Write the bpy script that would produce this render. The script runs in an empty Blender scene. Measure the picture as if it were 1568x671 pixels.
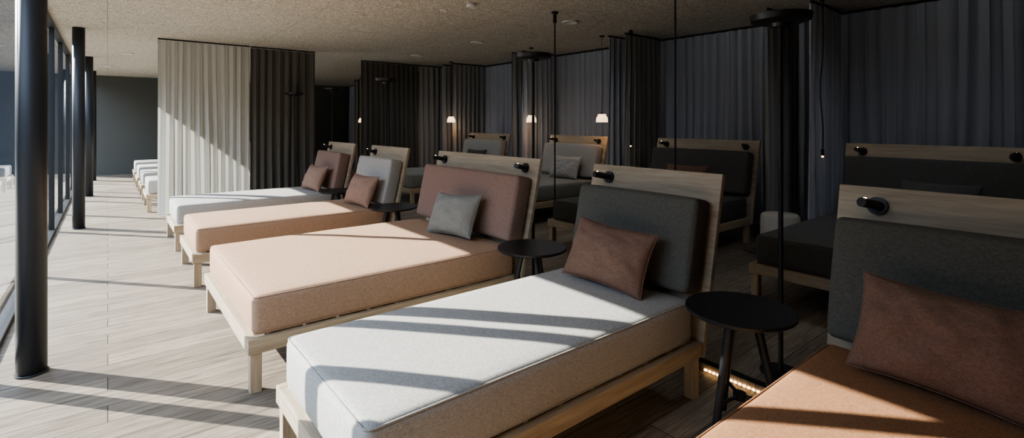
import bpy, bmesh, math, random
from mathutils import Vector, Matrix, noise
random.seed(4)
scene = bpy.context.scene
COL = scene.collection
CEIL = 2.85
PLAT = 0.08

# ------------------------------------------------------------------ materials
def new_mat(name):
    m = bpy.data.materials.new(name); m.use_nodes = True
    nt = m.node_tree
    return m, nt, nt.nodes['Principled BSDF']

def N(nt, t, **kw):
    n = nt.nodes.new(t)
    for k, v in kw.items():
        if k in n.inputs.keys(): n.inputs[k].default_value = v
        else: setattr(n, k, v)
    return n

def plain(name, col, rough=0.5, metal=0.0, spec=0.5, bump=0.0, bscale=200):
    m, nt, b = new_mat(name)
    tc = N(nt, 'ShaderNodeTexCoord')
    nz = N(nt, 'ShaderNodeTexNoise'); nz.inputs['Scale'].default_value = bscale
    nt.links.new(tc.outputs['Object'], nz.inputs['Vector'])
    mx = N(nt, 'ShaderNodeMix', data_type='RGBA')
    mx.inputs[6].default_value = (*[c*0.85 for c in col], 1)
    mx.inputs[7].default_value = (*[min(1, c*1.15) for c in col], 1)
    nt.links.new(nz.outputs['Fac'], mx.inputs[0])
    nt.links.new(mx.outputs[2], b.inputs['Base Color'])
    b.inputs['Roughness'].default_value = rough
    b.inputs['Metallic'].default_value = metal
    b.inputs['Specular IOR Level'].default_value = spec
    if bump:
        bp = N(nt, 'ShaderNodeBump'); bp.inputs['Strength'].default_value = bump
        bp.inputs['Distance'].default_value = 0.002
        nt.links.new(nz.outputs['Fac'], bp.inputs['Height'])
        nt.links.new(bp.outputs['Normal'], b.inputs['Normal'])
    return m

def fabric(name, col, var=0.22, scale=280, bump=0.6, transl=0.0):
    """woven melange cloth: crossed stretched threads plus fibre noise"""
    m, nt, b = new_mat(name)
    tc = N(nt, 'ShaderNodeTexCoord')
    def nz(sc, vec=None, detail=3):
        n = N(nt, 'ShaderNodeTexNoise'); n.inputs['Scale'].default_value = sc; n.inputs['Detail'].default_value = detail
        if vec:
            mp = N(nt, 'ShaderNodeMapping'); mp.inputs['Scale'].default_value = vec
            nt.links.new(tc.outputs['Object'], mp.inputs['Vector']); nt.links.new(mp.outputs[0], n.inputs['Vector'])
        else: nt.links.new(tc.outputs['Object'], n.inputs['Vector'])
        return n
    a = nz(scale, (.2, 1, 1)); c = nz(scale, (1, .2, .6)); g = nz(130, None, 5)
    s1 = N(nt, 'ShaderNodeMath', operation='ADD'); nt.links.new(a.outputs['Fac'], s1.inputs[0]); nt.links.new(c.outputs['Fac'], s1.inputs[1])
    s2 = N(nt, 'ShaderNodeMath', operation='MULTIPLY'); s2.inputs[1].default_value = .38; nt.links.new(s1.outputs[0], s2.inputs[0])
    ad = N(nt, 'ShaderNodeMath', operation='MULTIPLY_ADD'); ad.inputs[1].default_value = .24
    nt.links.new(g.outputs['Fac'], ad.inputs[0]); nt.links.new(s2.outputs[0], ad.inputs[2])
    rp = N(nt, 'ShaderNodeValToRGB')
    rp.color_ramp.elements[0].position = 0.38; rp.color_ramp.elements[1].position = 0.62
    rp.color_ramp.elements[0].color = (*[c_*(1-var) for c_ in col], 1)
    rp.color_ramp.elements[1].color = (*[min(1, c_*(1+var)) for c_ in col], 1)
    nt.links.new(ad.outputs[0], rp.inputs[0])
    nt.links.new(rp.outputs[0], b.inputs['Base Color'])
    b.inputs['Roughness'].default_value = 0.95
    b.inputs['Specular IOR Level'].default_value = 0.1
    bp = N(nt, 'ShaderNodeBump'); bp.inputs['Strength'].default_value = bump; bp.inputs['Distance'].default_value = 0.0016
    nt.links.new(ad.outputs[0], bp.inputs['Height']); nt.links.new(bp.outputs['Normal'], b.inputs['Normal'])
    if transl:
        tr = N(nt, 'ShaderNodeBsdfTranslucent'); nt.links.new(rp.outputs[0], tr.inputs['Color'])
        ms = N(nt, 'ShaderNodeMixShader'); ms.inputs[0].default_value = transl
        out = nt.nodes['Material Output']
        nt.links.new(b.outputs[0], ms.inputs[1]); nt.links.new(tr.outputs[0], ms.inputs[2])
        nt.links.new(ms.outputs[0], out.inputs['Surface'])
    return m

def wood(name, c1, c2, axis='Y', rough=0.55, scale=1.0):
    m, nt, b = new_mat(name)
    tc = N(nt, 'ShaderNodeTexCoord')
    mp = N(nt, 'ShaderNodeMapping')
    s = {'X': (1.2, 22, 22), 'Y': (22, 1.2, 22), 'Z': (22, 22, 1.2)}[axis]
    mp.inputs['Scale'].default_value = tuple(v*scale for v in s)
    nt.links.new(tc.outputs['Object'], mp.inputs['Vector'])
    n1 = N(nt, 'ShaderNodeTexNoise'); n1.inputs['Scale'].default_value = 1.0; n1.inputs['Detail'].default_value = 6
    n1.inputs['Distortion'].default_value = 1.2
    n2 = N(nt, 'ShaderNodeTexNoise'); n2.inputs['Scale'].default_value = 6.0; n2.inputs['Detail'].default_value = 4
    nt.links.new(mp.outputs[0], n1.inputs['Vector']); nt.links.new(mp.outputs[0], n2.inputs['Vector'])
    ad = N(nt, 'ShaderNodeMath', operation='MULTIPLY_ADD'); ad.inputs[1].default_value = 0.35
    nt.links.new(n2.outputs['Fac'], ad.inputs[0])
    sc = N(nt, 'ShaderNodeMath', operation='MULTIPLY'); sc.inputs[1].default_value = 0.65
    nt.links.new(n1.outputs['Fac'], sc.inputs[0]); nt.links.new(sc.outputs[0], ad.inputs[2])
    rp = N(nt, 'ShaderNodeValToRGB')
    rp.color_ramp.elements[0].position = 0.34; rp.color_ramp.elements[1].position = 0.64
    rp.color_ramp.elements[0].color = (*c1, 1); rp.color_ramp.elements[1].color = (*c2, 1)
    nt.links.new(ad.outputs[0], rp.inputs[0]); nt.links.new(rp.outputs[0], b.inputs['Base Color'])
    b.inputs['Roughness'].default_value = rough
    bp = N(nt, 'ShaderNodeBump'); bp.inputs['Strength'].default_value = 0.25; bp.inputs['Distance'].default_value = 0.002
    nt.links.new(ad.outputs[0], bp.inputs['Height']); nt.links.new(bp.outputs['Normal'], b.inputs['Normal'])
    return m

def floor_mat(name='floor_oak_planks', k=1.0):
    m, nt, b = new_mat(name)
    tc = N(nt, 'ShaderNodeTexCoord')
    br = N(nt, 'ShaderNodeTexBrick')
    br.offset = 0.37; br.offset_frequency = 2
    br.inputs['Scale'].default_value = 1.0
    br.inputs['Brick Width'].default_value = 2.1
    br.inputs['Row Height'].default_value = 0.19
    br.inputs['Mortar Size'].default_value = 0.003
    br.inputs['Mortar Smooth'].default_value = 0.3
    br.inputs['Bias'].default_value = 0.0
    br.inputs['Color1'].default_value = (0.0, 0.0, 0.0, 1)
    br.inputs['Color2'].default_value = (1, 1, 1, 1)
    br.inputs['Mortar'].default_value = (0.5, 0.5, 0.5, 1)
    nt.links.new(tc.outputs['Object'], br.inputs['Vector'])
    mp = N(nt, 'ShaderNodeMapping'); mp.inputs['Scale'].default_value = (1.7, 30, 1)
    nt.links.new(tc.outputs['Object'], mp.inputs['Vector'])
    off = N(nt, 'ShaderNodeVectorMath', operation='MULTIPLY_ADD')
    off.inputs[1].default_value = (13, 7, 3)
    nt.links.new(br.outputs['Color'], off.inputs[0]); nt.links.new(mp.outputs[0], off.inputs[2])
    n1 = N(nt, 'ShaderNodeTexNoise'); n1.inputs['Scale'].default_value = 1.0; n1.inputs['Detail'].default_value = 8
    n1.inputs['Distortion'].default_value = 2.6; n1.inputs['Roughness'].default_value = 0.62
    nt.links.new(off.outputs[0], n1.inputs['Vector'])
    rp = N(nt, 'ShaderNodeValToRGB')
    rp.color_ramp.elements[0].position = 0.32; rp.color_ramp.elements[1].position = 0.63
    rp.color_ramp.elements[0].color = (0.125*k, 0.10*k, 0.075*k, 1); rp.color_ramp.elements[1].color = (0.305*k, 0.26*k, 0.205*k, 1)
    nt.links.new(n1.outputs['Fac'], rp.inputs[0])
    tone = N(nt, 'ShaderNodeMapRange'); tone.inputs[3].default_value = 0.76; tone.inputs[4].default_value = 1.16
    nt.links.new(br.outputs['Color'], tone.inputs[0])
    mul = N(nt, 'ShaderNodeVectorMath', operation='SCALE')
    nt.links.new(rp.outputs[0], mul.inputs[0]); nt.links.new(tone.outputs[0], mul.inputs['Scale'])
    mx = N(nt, 'ShaderNodeMix', data_type='RGBA')
    mx.inputs[7].default_value = (0.045, 0.038, 0.03, 1)
    nt.links.new(br.outputs['Fac'], mx.inputs[0]); nt.links.new(mul.outputs[0], mx.inputs[6])
    nt.links.new(mx.outputs[2], b.inputs['Base Color'])
    b.inputs['Roughness'].default_value = 0.5
    b.inputs['Specular IOR Level'].default_value = 0.3
    bp = N(nt, 'ShaderNodeBump'); bp.inputs['Strength'].default_value = 0.25; bp.inputs['Distance'].default_value = 0.002
    nt.links.new(n1.outputs['Fac'], bp.inputs['Height']); nt.links.new(bp.outputs['Normal'], b.inputs['Normal'])
    return m

def ceiling_mat():
    m, nt, b = new_mat('wood_wool_panels')
    tc = N(nt, 'ShaderNodeTexCoord')
    n1 = N(nt, 'ShaderNodeTexNoise'); n1.inputs['Scale'].default_value = 24; n1.inputs['Detail'].default_value = 7
    n1.inputs['Distortion'].default_value = 3.0; n1.inputs['Roughness'].default_value = 0.75
    nt.links.new(tc.outputs['Object'], n1.inputs['Vector'])
    rp = N(nt, 'ShaderNodeValToRGB')
    rp.color_ramp.elements[0].position = 0.42; rp.color_ramp.elements[1].position = 0.56
    rp.color_ramp.elements[0].color = (0.34, 0.305, 0.255, 1); rp.color_ramp.elements[1].color = (0.95, 0.89, 0.78, 1)
    nt.links.new(n1.outputs['Fac'], rp.inputs[0])
    br = N(nt, 'ShaderNodeTexBrick'); br.offset = 0.0
    br.inputs['Scale'].default_value = 1; br.inputs['Brick Width'].default_value = 2.0; br.inputs['Row Height'].default_value = 0.6
    br.inputs['Mortar Size'].default_value = 0.003
    nt.links.new(tc.outputs['Object'], br.inputs['Vector'])
    mx = N(nt, 'ShaderNodeMix', data_type='RGBA'); mx.inputs[7].default_value = (0.30, 0.27, 0.23, 1)
    nt.links.new(br.outputs['Fac'], mx.inputs[0]); nt.links.new(rp.outputs[0], mx.inputs[6])
    nt.links.new(mx.outputs[2], b.inputs['Base Color'])
    b.inputs['Roughness'].default_value = 1.0; b.inputs['Specular IOR Level'].default_value = 0.1
    bp = N(nt, 'ShaderNodeBump'); bp.inputs['Strength'].default_value = 0.9; bp.inputs['Distance'].default_value = 0.012
    nt.links.new(n1.outputs['Fac'], bp.inputs['Height']); nt.links.new(bp.outputs['Normal'], b.inputs['Normal'])
    return m

def glass_mat():
    m = bpy.data.materials.new('window_glass'); m.use_nodes = True
    nt = m.node_tree; nt.nodes.clear()
    out = N(nt, 'ShaderNodeOutputMaterial')
    fr = N(nt, 'ShaderNodeFresnel'); fr.inputs['IOR'].default_value = 1.5
    tr = N(nt, 'ShaderNodeBsdfTransparent'); tr.inputs['Color'].default_value = (0.9, 0.93, 0.95, 1)
    gl = N(nt, 'ShaderNodeBsdfGlossy'); gl.inputs['Roughness'].default_value = 0.0
    gl.inputs['Color'].default_value = (0.9, 0.93, 0.95, 1)
    ms = N(nt, 'ShaderNodeMixShader')
    nt.links.new(fr.outputs[0], ms.inputs[0]); nt.links.new(tr.outputs[0], ms.inputs[1]); nt.links.new(gl.outputs[0], ms.inputs[2])
    nt.links.new(ms.outputs[0], out.inputs['Surface'])
    return m

def emis(name, col, strength):
    m = bpy.data.materials.new(name); m.use_nodes = True
    nt = m.node_tree; b = nt.nodes['Principled BSDF']
    b.inputs['Base Color'].default_value = (*col, 1)
    b.inputs['Emission Color'].default_value = (*col, 1)
    b.inputs['Emission Strength'].default_value = strength
    return m

M_floor = floor_mat(); M_ceil = ceiling_mat(); M_glass = glass_mat()
M_deck = floor_mat('terrace_boards', .7)
M_oakY = wood('oak_board', (0.31, 0.25, 0.175), (0.48, 0.405, 0.30), 'Y')
M_oakX = wood('oak_rail', (0.32, 0.245, 0.16), (0.50, 0.40, 0.275), 'X')
M_oakZ = wood('oak_leg', (0.32, 0.245, 0.16), (0.50, 0.40, 0.275), 'Z')
M_black = plain('black_metal', (0.012, 0.012, 0.014), 0.42, 0.0, 0.5)
M_column = plain('anthracite_steel', (0.028, 0.032, 0.038), 0.45, 0.0, 0.5)
M_frame = plain('window_frame_metal', (0.02, 0.022, 0.025), 0.4)
M_wall = plain('dark_plaster', (0.12, 0.122, 0.11), 0.9, bump=0.3, bscale=60)
M_white = plain('white_plastic', (0.8, 0.8, 0.78), 0.5)
M_led = emis('warm_led', (1.0, 0.66, 0.34), 5)
M_spark = emis('reading_led', (1.0, 0.75, 0.5), 14)
M_shade = emis('warm_lamp_shade', (1.0, 0.74, 0.44), 1.8)
F_lgrey = fabric('fabric_light_grey', (0.39, 0.38, 0.355))
F_peach = fabric('fabric_peach', (0.40, 0.27, 0.185))
F_copper = fabric('fabric_copper', (0.31, 0.165, 0.09))
F_dgrey = fabric('fabric_dark_grey', (0.11, 0.109, 0.097))
F_mauve = fabric('fabric_mauve', (0.26, 0.178, 0.145))
F_mgrey = fabric('fabric_mid_grey', (0.24, 0.238, 0.215))
F_brown = fabric('fabric_terracotta', (0.20, 0.126, 0.094))
F_pink = fabric('fabric_rose', (0.30, 0.20, 0.155))
F_char = fabric('fabric_charcoal', (0.10, 0.098, 0.094))
C_light = fabric('curtain_cream', (0.60, 0.59, 0.545), 0.08, 300, 0.2, 0.2)
C_dark = fabric('curtain_dark', (0.14, 0.132, 0.118), 0.12, 300, 0.2)
C_grey = fabric('curtain_grey', (0.50, 0.53, 0.60), 0.12, 300, 0.2)
C_taupe = fabric('curtain_taupe', (0.36, 0.355, 0.35), 0.12, 300, 0.2)

# ------------------------------------------------------------------ mesh helpers
def empty(name, loc=(0, 0, 0), rotz=0.0):
    e = bpy.data.objects.new(name, None); e.location = loc; e.rotation_euler = (0, 0, rotz)
    e.empty_display_size = 0.1
    COL.objects.link(e); return e

def obj(name, bm, mat, parent=None, smooth=False, loc=None, rot=None):
    me = bpy.data.meshes.new(name); bm.to_mesh(me); bm.free()
    if mat: me.materials.append(mat)
    if smooth:
        for p in me.polygons: p.use_smooth = True
    o = bpy.data.objects.new(name, me); COL.objects.link(o)
    if parent: o.parent = parent
    if loc: o.location = loc
    if rot: o.rotation_euler = rot
    return o

def add_box(bm, lo, hi, bev=0.0, seg=2):
    r = bmesh.ops.create_cube(bm, size=1.0)
    vs = r['verts']
    for v in vs:
        v.co = Vector([lo[i] + (v.co[i]+0.5)*(hi[i]-lo[i]) for i in range(3)])
    if bev:
        es = list({e for v in vs for e in v.link_edges})
        bmesh.ops.bevel(bm, geom=es, offset=bev, segments=seg, profile=0.5, affect='EDGES')

def add_cyl(bm, p0, p1, r0, r1=None, seg=24):
    if r1 is None: r1 = r0
    p0 = Vector(p0); p1 = Vector(p1); d = p1-p0
    q = Vector((0, 0, 1)).rotation_difference(d.normalized()).to_matrix().to_4x4()
    mt = Matrix.Translation((p0+p1)/2) @ q
    bmesh.ops.create_cone(bm, cap_ends=True, segments=seg, radius1=r0, radius2=r1, depth=d.length, matrix=mt)

def box(name, lo, hi, mat, parent=None, bev=0.0):
    bm = bmesh.new(); add_box(bm, lo, hi, bev); return obj(name, bm, mat, parent)

def lathe(bm, prof, seg=40, center=(0, 0, 0)):
    rings = []
    for r, z in prof:
        if r < 1e-6:
            rings.append([bm.verts.new((center[0], center[1], center[2]+z))])
        else:
            rings.append([bm.verts.new((center[0]+r*math.cos(2*math.pi*i/seg), center[1]+r*math.sin(2*math.pi*i/seg), center[2]+z)) for i in range(seg)])
    for a, b in zip(rings[:-1], rings[1:]):
        if len(a) == 1 and len(b) == 1: continue
        for i in range(seg):
            j = (i+1) % seg
            if len(a) == 1: bm.faces.new((a[0], b[j], b[i]))
            elif len(b) == 1: bm.faces.new((a[i], a[j], b[0]))
            else: bm.faces.new((a[i], a[j], b[j], b[i]))
    bmesh.ops.recalc_face_normals(bm, faces=bm.faces)

def softbox_bm(L, W, H, r, step=0.06, bulge=0.008, wob=0.003, seed=0):
    def ax(D):
        h = D/2
        edge = [0, 0.12*r, 0.32*r, 0.6*r, r]
        inner = max(1, int(round((D-2*r)/step)))
        mid = [r+(D-2*r)*i/inner for i in range(1, inner)]
        c = edge+mid+[D-e for e in reversed(edge)]
        return [v-h for v in c]
    A = [ax(L), ax(W), ax(H)]
    hd = [L/2, W/2, H/2]
    bm = bmesh.new(); cache = {}
    def vert(i, j, k):
        key = (i, j, k)
        if key in cache: return cache[key]
        p = Vector((A[0][i], A[1][j], A[2][k]))
        c = Vector([max(-(hd[a]-r), min(hd[a]-r, p[a])) for a in range(3)])
        d = p-c
        if d.length > 1e-9: q = c+d.normalized()*r
        else: q = p
        fx, fy, fz = [max(0, 1-abs(p[a]/hd[a])**4) for a in range(3)]
        q += Vector(((1 if p.x > 0 else -1)*fy*fz*(1 if abs(p.x) > hd[0]-1e-6 else 0),
                     (1 if p.y > 0 else -1)*fx*fz*(1 if abs(p.y) > hd[1]-1e-6 else 0),
                     (1 if p.z > 0 else -1)*fx*fy*(1 if abs(p.z) > hd[2]-1e-6 else 0)))*bulge
        nn = noise.noise_vector(q*3.2+Vector((seed*7.1, seed*3.3, 0)))
        q += nn*wob
        v = bm.verts.new(q); cache[key] = v; return v
    nx, ny, nz = len(A[0])-1, len(A[1])-1, len(A[2])-1
    for k in (0, nz):
        for i in range(nx):
            for j in range(ny):
                bm.faces.new((vert(i, j, k), vert(i+1, j, k), vert(i+1, j+1, k), vert(i, j+1, k)))
    for j in (0, ny):
        for i in range(nx):
            for k in range(nz):
                bm.faces.new((vert(i, j, k), vert(i+1, j, k), vert(i+1, j, k+1), vert(i, j, k+1)))
    for i in (0, nx):
        for j in range(ny):
            for k in range(nz):
                bm.faces.new((vert(i, j, k), vert(i, j+1, k), vert(i, j+1, k+1), vert(i, j, k+1)))
    bmesh.ops.recalc_face_normals(bm, faces=bm.faces)
    return bm

def tube(bm, pts, r, closed=False, seg=8):
    n = len(pts); rings = []
    for i, p in enumerate(pts):
        p = Vector(p)
        a = Vector(pts[(i-1) % n] if closed or i > 0 else pts[i]); b = Vector(pts[(i+1) % n] if closed or i < n-1 else pts[i])
        t = (b-a).normalized()
        up = Vector((0, 0, 1)) if abs(t.z) < 0.9 else Vector((1, 0, 0))
        s = t.cross(up).normalized(); u = s.cross(t).normalized()
        rings.append([bm.verts.new(p+(s*math.cos(2*math.pi*k/seg)+u*math.sin(2*math.pi*k/seg))*r) for k in range(seg)])
    m = n if closed else n-1
    for i in range(m):
        A = rings[i]; B = rings[(i+1) % n]
        for k in range(seg):
            bm.faces.new((A[k], A[(k+1) % seg], B[(k+1) % seg], B[k]))
    if not closed:
        bm.faces.new(rings[0][::-1]); bm.faces.new(rings[-1])
    bmesh.ops.recalc_face_normals(bm, faces=bm.faces)

def piping_pts(L, W, z, r, inset):
    pts = []
    hx, hy = L/2-inset, W/2-inset
    rc = r*0.75
    for (sx, sy, a0) in ((1, 1, 0), (-1, 1, 90), (-1, -1, 180), (1, -1, 270)):
        for k in range(6):
            a = math.radians(a0+k*18)
            pts.append((sx*(hx-rc)+rc*math.cos(a), sy*(hy-rc)+rc*math.sin(a), z))
    return pts

def cushion_block(name, L, W, H, r, mat, parent, loc, rot=(0, 0, 0), seed=0, bulge=0.01, piping=True):
    bm = softbox_bm(L, W, H, r, bulge=bulge, seed=seed)
    if piping:
        tube(bm, piping_pts(L, W, H/2-r*0.28, r, r*0.22), 0.004, True, 6)
        tube(bm, piping_pts(L, W, -(H/2-r*0.28), r, r*0.22), 0.004, True, 6)
    return obj(name, bm, mat, parent, True, loc, rot)

def pillow(name, W, H, T, mat, parent, loc, rot, seed=0):
    bm = bmesh.new(); n = 40; m = 30
    def shape(u, v):
        y = W/2*u*(1-0.07*(1-v*v)*abs(u)**2)
        z = H/2*v*(1-0.10*(1-u*u)*abs(v)**2)
        t = T/2*((1-abs(u)**2.4)*(1-abs(v)**2.2))**0.48
        w = noise.noise(Vector((u*2.2+seed*5, v*2.2, seed)))*0.018+noise.noise(Vector((u*6+seed, v*6, seed*2)))*0.009
        rr = max(abs(u), abs(v)); w += .005*math.sin(15*math.atan2(v, u)+seed)*rr**3
        e = (1-abs(u)**6)*(1-abs(v)**6)
        return y, z, t, w*e
    g = {}
    for s in (1, -1):
        for i in range(n+1):
            for j in range(m+1):
                u = -1+2*i/n; v = -1+2*j/m
                u = math.sin(u*math.pi/2)*0.6+u*0.4; v = math.sin(v*math.pi/2)*0.6+v*0.4
                border = i in (0, n) or j in (0, m)
                if border and s == -1: g[(s, i, j)] = g[(1, i, j)]; continue
                y, z, t, w = shape(u, v)
                g[(s, i, j)] = bm.verts.new((s*t+w, y, z))
    for s in (1, -1):
        for i in range(n):
            for j in range(m):
                bm.faces.new((g[(s, i, j)], g[(s, i+1, j)], g[(s, i+1, j+1)], g[(s, i, j+1)]))
    ring = []
    for i in range(n): ring.append(g[(1, i, 0)].co.copy())
    for j in range(m): ring.append(g[(1, n, j)].co.copy())
    for i in range(n, 0, -1): ring.append(g[(1, i, m)].co.copy())
    for j in range(m, 0, -1): ring.append(g[(1, 0, j)].co.copy())
    bmesh.ops.recalc_face_normals(bm, faces=bm.faces)
    tube(bm, ring, 0.004, True, 6)
    return obj(name, bm, mat, parent, True, loc, rot)

# ------------------------------------------------------------------ bed
TILT = math.radians(12.5)
def daybed(foot_x, y0, y1, base_z, mats, lamps, pil=None, seed=0):
    mm, mb, mp = mats
    W = y1-y0
    e = empty('daybed', (foot_x, (y0+y1)/2, base_z))
    h = W/2
    bm = bmesh.new()
    add_box(bm, (0, -h, .22), (1.93, -h+.045, .30), .003)
    add_box(bm, (0, h-.045, .22), (1.93, h, .30), .003)
    obj('side_rails', bm, M_oakX, e)
    bm = bmesh.new()
    add_box(bm, (0.0, -h+.046, .22), (.045, h-.046, .30), .003)
    add_box(bm, (1.885, -h+.046, .22), (1.93, h-.046, .30), .003)
    for k in range(9):
        x = .12+k*.2
        add_box(bm, (x, -h+.046, .275), (x+.09, h-.046, .298), .002)
    obj('end_rails_and_slats', bm, M_oakY, e)
    bm = bmesh.new()
    for x in (0.012, 1.86):
        for s in (-1, 1):
            yc = s*(h-.04)
            add_box(bm, (x, yc-.028, 0), (x+.06, yc+.028, .2195), .003)
    obj('legs', bm, M_oakZ, e)
    bh = 0.99/math.cos(TILT)
    bm = bmesh.new(); add_box(bm, (0, -h, 0), (.032, h, bh), .003)
    obj('headboard', bm, M_oakY, e, loc=(1.932-math.tan(TILT)*0.08+.016, 0, .215), rot=(0, TILT, 0))
    hx = lambda z: 1.932-math.tan(TILT)*0.08+.016+math.tan(TILT)*(z-.215)
    cushion_block('mattress', 1.87, W-.07, .225, .035, mm, e, (.03+.935, 0, .302+.1125), seed=seed)
    t = Vector((math.sin(TILT), 0, math.cos(TILT))); nrm = Vector((math.cos(TILT), 0, -math.sin(TILT)))
    P = Vector((hx(.535), 0, .537))
    c = P+t*.26-nrm*(.085)
    cushion_block('backrest', .155, W-.09, .52, .026, mb, e, tuple(c), (0, TILT, 0), seed=seed+3, bulge=.007, piping=False)
    if pil:
        py, rx, rz = pil
        pillow('pillow', .57, .37, .17, mp, e, (1.715, py-(y0+y1)/2, .715), (rx, math.radians(24), rz), seed)
    for s in lamps:
        zc = 1.12; yc = s*(h-.16); xc = hx(zc)
        bm = bmesh.new()
        add_cyl(bm, (xc-.016, yc, zc+.004), (xc+.004, yc, zc), .040, seg=36)
        add_cyl(bm, (xc-.04, yc, zc+.01), (xc-.01, yc, zc+.004), .011, seg=16)
        hd = Vector((-.93, .32*s, .2)).normalized()
        q = Vector((xc-.05, yc, zc+.012))
        add_cyl(bm, q-hd*.02, q+hd*.085, .021, seg=28)
        obj('reading_lamp_body', bm, M_black, e, False)
        bm = bmesh.new()
        add_cyl(bm, q+hd*.06+Vector((0, 0, .018)), q+hd*.06+Vector((0, 0, .0235)), .006, seg=12)
        obj('reading_lamp_led', bm, M_spark, e)
    return e

daybed(.60, -.12, .90, 0, (F_copper, F_dgrey, F_brown), [1], (.42, 0.05, 0), 1)
daybed(.60, 1.49, 2.47, 0, (F_lgrey, F_dgrey, F_brown), [1], (1.97, 0.06, .08), 2)
daybed(.60, 3.05, 4.66, 0, (F_peach, F_mauve, F_mgrey), [1, -1], (3.68, -0.05, .12), 3)
daybed(.60, 5.36, 6.40, 0, (F_peach, F_lgrey, F_pink), [1], (5.70, 0.0, .1), 4)
daybed(.60, 7.00, 8.07, 0, (F_lgrey, F_mauve, F_pink), [1], (7.40, 0.0, .1), 5)
for k, y in enumerate((10.35, 12.0, 13.65, 15.3)):
    daybed(.50, y, y+1.02, 0, (F_lgrey, F_mauve if k % 2 else F_dgrey, F_pink), [1], (y+.5, 0, .1), 10+k)
RX = 4.0
daybed(RX, .50, 1.95, PLAT, (F_char, F_char, F_char), [1, -1], (1.1, 0, 0), 21)
daybed(RX, 2.86, 4.31, PLAT, (F_char, F_char, F_brown), [1, -1], (3.6, 0, 0.1), 22)
daybed(RX, 5.24, 6.55, PLAT, (F_mgrey, F_lgrey, F_lgrey), [1, -1], (5.75, 0, 0.1), 23)
daybed(RX, 7.70, 9.09, PLAT, (F_mgrey, F_lgrey, F_char), [1, -1], (8.3, 0, 0.1), 24)

# ------------------------------------------------------------------ room shell
X0, X1, Y0, Y1 = -.6, 7.4, -4.0, 18.5
WY = .9      # where the added light-blocking wall ends and the glazing starts
box('floor', (X0-.05, Y0, -.15), (X1, Y1, 0), M_floor)
box('floor_platform', (2.80, Y0+.01, 0.0005), (X1-.01, Y1-.01, PLAT), M_floor)
box('trim_1', (2.785, Y0+.01, PLAT-.022), (2.7995, Y1-.01, PLAT), M_black)
box('ceiling', (X0-.08, Y0, CEIL), (X1, Y1, CEIL+.25), M_ceil)
box('wall_right', (X1, Y0, -.15), (X1+.15, Y1, CEIL+.25), M_wall)
box('wall_back', (X0-.08, Y1, -.15), (X1+.15, Y1+.15, CEIL+.25), M_wall)
box('wall_front', (X0-.08, Y0-.15, -.15), (X1+.15, Y0, CEIL+.25), M_wall)
box('left_light_block', (X0-.08, Y0, 0), (X0+.04, WY, CEIL), M_wall)  # unseen solid stretch, added to cut sky fill on the near beds
bm = bmesh.new()
y = .60
while y < 1.62:
    add_box(bm, (2.788, y, .012), (2.7985, y+.016, .022)); y += .026
obj('led_strip', bm, M_led)
w = empty('window_1', (0, 0, 0))
bm = bmesh.new()
vs = [bm.verts.new(p) for p in ((X0, WY, .03), (X0, Y1, .03), (X0, Y1, CEIL-.03), (X0, WY, CEIL-.03))]
bm.faces.new(vs); obj('glass', bm, M_glass, w)
bm = bmesh.new()
add_box(bm, (X0-.04, WY+.01, 0.0), (X0+.04, Y1-.01, .035), .002)
add_box(bm, (X0-.04, WY+.01, CEIL-.05), (X0+.04, Y1-.01, CEIL-.0005), .002)
for y, hw in ((.95, .03), (2.98, .03), (3.44, .045), (4.14, .05), (6.76, .022), (9.35, .03), (11.0, .03), (12.9, .03), (14.6, .03), (16.4, .03)):
    add_box(bm, (X0-.03, y-hw, .03), (X0+.03, y+hw, CEIL-.04), .002)
obj('frame', bm, M_frame, w)
for (x, y) in ((-.355, -1.1), (-.355, 4.15), (-.32, 9.4), (-.30, 13.4), (-.30, 17.0)):
    bm = bmesh.new(); add_cyl(bm, (0, 0, 0), (0, 0, CEIL-.0), .071, seg=64)
    add_cyl(bm, (0, 0, 0), (0, 0, .012), .077, seg=48)
    o = obj('steel_column', bm, M_column, None, False, (x, y, 0))
    for p in o.data.polygons:
        if abs(p.normal.z) < .5: p.use_smooth = True
box('terrace_deck', (-5.0, -8, -.2), (X0-.12, 20, -.02), M_deck)
M_hill = plain('dark_forest', (0.008, 0.012, 0.017), 1.0, bump=.0, bscale=3)
bm = bmesh.new()
prev = None
for k in range(61):
    a = math.radians(-70+k*4.0)
    R = 60
    hh = 20+3*noise.noise(Vector((k*.21, 0, 0)))+.8*noise.noise(Vector((k*1.3, 3, 0)))
    b0 = bm.verts.new((-math.sin(a)*R*.6, math.cos(a)*R*.6, -3)); b1 = bm.verts.new((-math.sin(a)*R, math.cos(a)*R, hh))
    if prev: bm.faces.new((prev[0], b0, b1, prev[1]))
    prev = (b0, b1)
obj('forest_hillside', bm, M_hill)
M_ground = plain('dark_meadow', (0.03, 0.04, 0.03), 1.0, bscale=4)
bm = bmesh.new()
vs = [bm.verts.new(p) for p in ((-90, -90, -1.5), (90, -90, -1.5), (90, 90, -1.5), (-90, 90, -1.5))]
bm.faces.new(vs); obj('ground_meadow', bm, M_ground)

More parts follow.
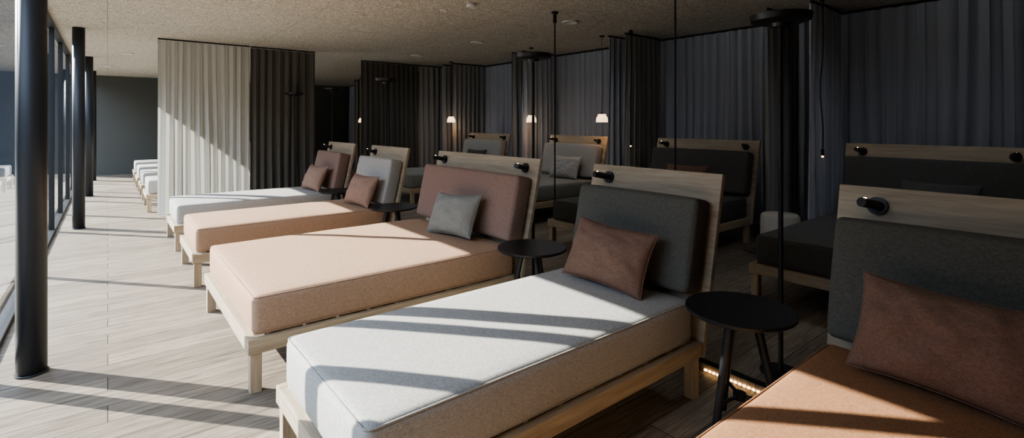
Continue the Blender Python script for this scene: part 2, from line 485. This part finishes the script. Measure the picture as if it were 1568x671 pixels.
# ------------------------------------------------------------------ curtains
def curtain(p0, p1, z0, z1, mat, amp=.035, fold=.14, seed=0, rail=True):
    p0 = Vector((*p0, 0)); p1 = Vector((*p1, 0)); d = p1-p0; L = d.length; t = d/L; nrm = Vector((-t.y, t.x, 0))
    e = empty('curtain', (p0.x, p0.y, 0))
    nf = max(2, round(L/fold)); n = nf*14; nz = 18
    bm = bmesh.new(); rows = []
    for j in range(nz+1):
        f = j/nz; z = z0+(z1-z0)*f; row = []
        for i in range(n+1):
            s = i/n
            ph = 2*math.pi*nf*s+1.9*noise.noise(Vector((s*L*2.1, seed*3.7, f*.7)))+1.0*(1-f)*noise.noise(Vector((s*L*4.3, seed*1.7, f*1.1)))
            a = amp*(.7+.35*(1-f)+.6*noise.noise(Vector((s*L*3, seed, f*1.2))))
            off = a*math.sin(ph)+a*.25*math.sin(2.3*ph+seed)+.014*(1-f)*noise.noise(Vector((s*L*5, seed+9, f*2)))
            tx = .3*amp*math.sin(2*ph)
            q = t*(s*L+tx*(0 if i in (0, n) else 1))+nrm*off
            row.append(bm.verts.new((q.x, q.y, z)))
        rows.append(row)
    for j in range(nz):
        for i in range(n):
            bm.faces.new((rows[j][i], rows[j][i+1], rows[j+1][i+1], rows[j+1][i]))
    o = obj('cloth', bm, mat, e, True)
    if rail:
        bm = bmesh.new()
        ang = math.atan2(t.y, t.x)
        add_box(bm, (0, -.012, 0), (L, .012, .022), .001)
        obj('ceiling_track', bm, M_black, e, False, (0, 0, CEIL-.0225), (0, 0, ang))
    return e

CT = CEIL-.03
curtain((.62, 9.75), (1.94, 9.75), .02, CT, C_light, .045, .125, 1)
curtain((1.96, 9.78), (2.745, 9.78), .02, CT, C_dark, .04, .13, 2, True)
curtain((2.76, 9.80), (3.07, 9.80), PLAT+.02, CT, C_dark, .035, .13, 12)
curtain((4.26, 10.5), (5.64, 10.5), PLAT+.02, CT, C_dark, .04, .13, 3)
curtain((5.66, 10.52), (6.85, 10.52), PLAT+.02, CT, C_taupe, .04, .13, 4)
for k, (ya, yb) in enumerate(((.4, 0.0), (2.72, 2.25), (5.12, 4.80), (7.50, 7.20), (10.05, 9.65), (12.5, 12.1), (15.4, 15.0))):
    curtain((6.03, ya), (6.88, ya), PLAT+.02, CT, C_taupe if k != 2 else C_grey, .035, .12, 20+k)
    curtain((6.03, yb), (6.88, yb), PLAT+.02, CT, C_grey if k in (1, 3) else C_taupe, .035, .12, 40+k)
curtain((6.98, -2.5), (6.98, 18.3), PLAT+.02, CT, C_grey, .04, .17, 60)

# ------------------------------------------------------------------ floor lamps
def floor_lamp(x, y, z, h=2.1):
    e = empty('floor_lamp', (x, y, z)); H = h-z
    bm = bmesh.new()
    lathe(bm, [(0, 0), (.11, 0), (.11, .006), (.105, .010), (.02, .012), (.013, .03), (.013, H-.05), (0, H-.05)], 40)
    obj('base_and_pole', bm, M_black, e, True)
    bm = bmesh.new()
    lathe(bm, [(0, H-.055), (.05, H-.055), (.055, H-.035), (.13, H-.03), (.155, H-.022), (.162, H+.012), (.158, H+.014), (.15, H-.01), (0, H-.012)], 48)
    obj('dish_head', bm, M_black, e, True)
    for o in e.children:
        md = o.modifiers.new('es', 'EDGE_SPLIT'); md.split_angle = math.radians(35)
for (x, y) in ((2.98, 1.27), (2.96, 3.38), (3.02, 6.54), (3.08, 8.88)):
    floor_lamp(x, y, PLAT)
floor_lamp(2.62, 9.50, 0, 2.03)

# ------------------------------------------------------------------ side tables
def side_table(x, y, z=0, h=.60, r=.25, rz=0.3):
    e = empty('side_table', (x, y, z), rz)
    bm = bmesh.new()
    lathe(bm, [(0, h-.022), (r-.012, h-.022), (r, h-.014), (r, h-.003), (r-.003, h), (0, h)], 64)
    o = obj('round_top', bm, M_black, e, True); md = o.modifiers.new('es', 'EDGE_SPLIT'); md.split_angle = math.radians(30)
    bm = bmesh.new()
    lathe(bm, [(0, h-.05), (.07, h-.05), (.07, h-.0225), (0, h-.0225)], 32)
    for k in range(3):
        a = 2*math.pi*k/3
        c, s = math.cos(a), math.sin(a)
        add_cyl(bm, (.07*c, .07*s, h-.03), (.19*c, .19*s, 0.0), .021, .017, 20)
    add_cyl(bm, (0, 0, .16), (0, 0, .19), .03, seg=20)
    for k in range(3):
        a = 2*math.pi*k/3
        add_cyl(bm, (0, 0, .175), (.155*math.cos(a), .155*math.sin(a), .175), .009, seg=12)
    obj('legs', bm, M_black, e)
side_table(2.39, 1.21, rz=.9); side_table(2.40, 2.755, rz=.2); side_table(2.40, 5.02, rz=.5); side_table(2.40, 6.69, rz=.1)

# ------------------------------------------------------------------ shade lamps in rear bays
def pendant(x, y, z=1.57):
    e = empty('pendant_lamp', (x, y, z))
    bm = bmesh.new()
    seg = 48; rings = []
    for (r, zz) in ((.088, -.06), (.083, 0.0), (.075, .025), (.062, .027), (.058, .065)):
        rings.append([bm.verts.new(((r+.004*(i % 2))*math.cos(2*math.pi*i/seg), (r+.004*(i % 2))*math.sin(2*math.pi*i/seg), zz)) for i in range(seg)])
    for a, b in zip(rings[:-1], rings[1:]):
        for i in range(seg):
            bm.faces.new((a[i], a[(i+1) % seg], b[(i+1) % seg], b[i]))
    bm.faces.new(rings[-1])
    obj('pleated_shade', bm, M_shade, e)
    bm = bmesh.new(); add_cyl(bm, (0, 0, .06), (0, 0, .095), .015, seg=16); add_cyl(bm, (0, 0, .09), (0, 0, CEIL-z-.02), .0025, seg=8)
    add_cyl(bm, (0, 0, CEIL-z-.02), (0, 0, CEIL-z-.0003), .04, seg=24)
    obj('cord', bm, M_black, e)
    ld = bpy.data.lights.new('pendant_bulb', 'POINT'); ld.energy = 1.6; ld.color = (1, .70, .44); ld.shadow_soft_size = .04
    lo = bpy.data.objects.new('bulb', ld); lo.parent = e; lo.location = (0, 0, -.10); COL.objects.link(lo)
for (x, y) in ((5.90, 9.48), (5.93, 6.82), (5.97, 5.20), (5.7, 14.0), (5.9, 11.9), (5.6, 12.8)):
    pendant(x, y)

# ------------------------------------------------------------------ hanging rods and cords
def rod(x, y, zb):
    e = empty('curtain_pull_rod', (x, y, 0))
    bm = bmesh.new(); add_cyl(bm, (0, 0, zb), (0, 0, CEIL-.005), .009, seg=12)
    add_cyl(bm, (0, 0, CEIL-.14), (0, 0, CEIL-.03), .022, seg=16)
    add_box(bm, (-.035, -.025, CEIL-.03), (.035, .025, CEIL-.0005), .003)
    add_cyl(bm, (0, 0, zb), (0, 0, zb+.09), .014, seg=12)
    obj('rod', bm, M_black, e)
rod(4.22, 4.42, .50); rod(4.20, 2.75, .50)
def cord(x, y, ztip, seed):
    e = empty('hanging_cord', (x, y, 0)); pts = []
    for k in range(40):
        f = k/39; z = CEIL-.001+(ztip-CEIL)*f
        pts.append((.03*noise.noise(Vector((f*3, seed, 0)))*math.sin(f*3.1), .05*noise.noise(Vector((f*2.4, seed+4, 1)))*math.sin(f*3.1), z))
    bm = bmesh.new(); tube(bm, pts, .007, False, 8); add_cyl(bm, (0, 0, CEIL-.05), (0, 0, CEIL-.0005), .028, seg=16)
    obj('cable', bm, M_black, e)
    bm = bmesh.new(); add_cyl(bm, (0, 0, ztip-.05), (0, 0, ztip+.02), .016, seg=16); obj('socket', bm, M_black, e)
    bm = bmesh.new(); bmesh.ops.create_uvsphere(bm, u_segments=16, v_segments=10, radius=.012, matrix=Matrix.Translation((0, 0, ztip-.058)))
    obj('bulb', bm, M_led, e, True)
cord(5.93, 2.10, 1.2, 1); cord(5.93, 4.62, 1.22, 2)

bm = bmesh.new()
lathe(bm, [(0, 0), (.17, 0), (.185, .02), (.19, .23), (.185, .44), (.165, .465), (0, .475)], 48)
obj('pouf', bm, fabric('fabric_sand', (.42, .40, .35)), None, True, (5.5, 2.35, PLAT))

def downlight(x, y, r=.11, nm='ceiling_downlight', dz=.02, fill_watts=0):
    bm = bmesh.new()
    lathe(bm, [(0, -dz*.6), (r*.8, -dz*.6), (r*.84, -dz), (r, -dz*.8), (r, 0), (0, 0)], 40)
    o = obj(nm, bm, M_white, None, True, (x, y, CEIL-.0005))
    if fill_watts:
        ld = bpy.data.lights.new('rear_fill_spot', 'SPOT'); ld.energy = fill_watts; ld.color = (.80, .88, 1.0)  # added fill spot that brightens the rear bays
        ld.spot_size = math.radians(165); ld.spot_blend = 1.0; ld.shadow_soft_size = .09
        lo = bpy.data.objects.new('fill_spot', ld); lo.parent = o; lo.location = (0, 0, -.05); COL.objects.link(lo)
for y in (1.3, 4.74, 6.9, 9.0):
    downlight(4.8, y, fill_watts=30)  # fill row added for the rear bays; some of its fixtures are made up
downlight(-.02, 15.2); downlight(.3, 12.3)
downlight(3.2, 4.72, .05, 'smoke_detector', .05); downlight(3.13, 5.2, .045, 'smoke_detector', .012)

# ------------------------------------------------------------------ light
el = math.radians(28.5)
d = Vector((.653*math.cos(el), -.757*math.cos(el), -math.sin(el)))
sd = bpy.data.lights.new('sun', 'SUN'); sd.energy = 22.0; sd.angle = math.radians(.4); sd.color = (1, .95, .87)
so = bpy.data.objects.new('sun', sd); so.rotation_euler = d.to_track_quat('-Z', 'Y').to_euler(); so.location = (-8, 12, 9); COL.objects.link(so)
wd = bpy.data.worlds.new('world'); scene.world = wd; wd.use_nodes = True
bg = wd.node_tree.nodes['Background']; bg.inputs[0].default_value = (.66, .79, 1.0, 1); bg.inputs[1].default_value = 6.0
try:
    scene.view_settings.look = 'AgX - Medium High Contrast'
except Exception as ex:
    print(ex)

# ------------------------------------------------------------------ camera
cd = bpy.data.cameras.new('camera'); cd.sensor_width = 36; cd.lens = 17.68; cd.shift_y = -.094
cd.clip_start = .05; cd.clip_end = 300
co = bpy.data.objects.new('camera', cd); co.location = (0, 0, 1.5); co.rotation_euler = (math.radians(90), 0, math.radians(-38.8))
COL.objects.link(co); scene.camera = co
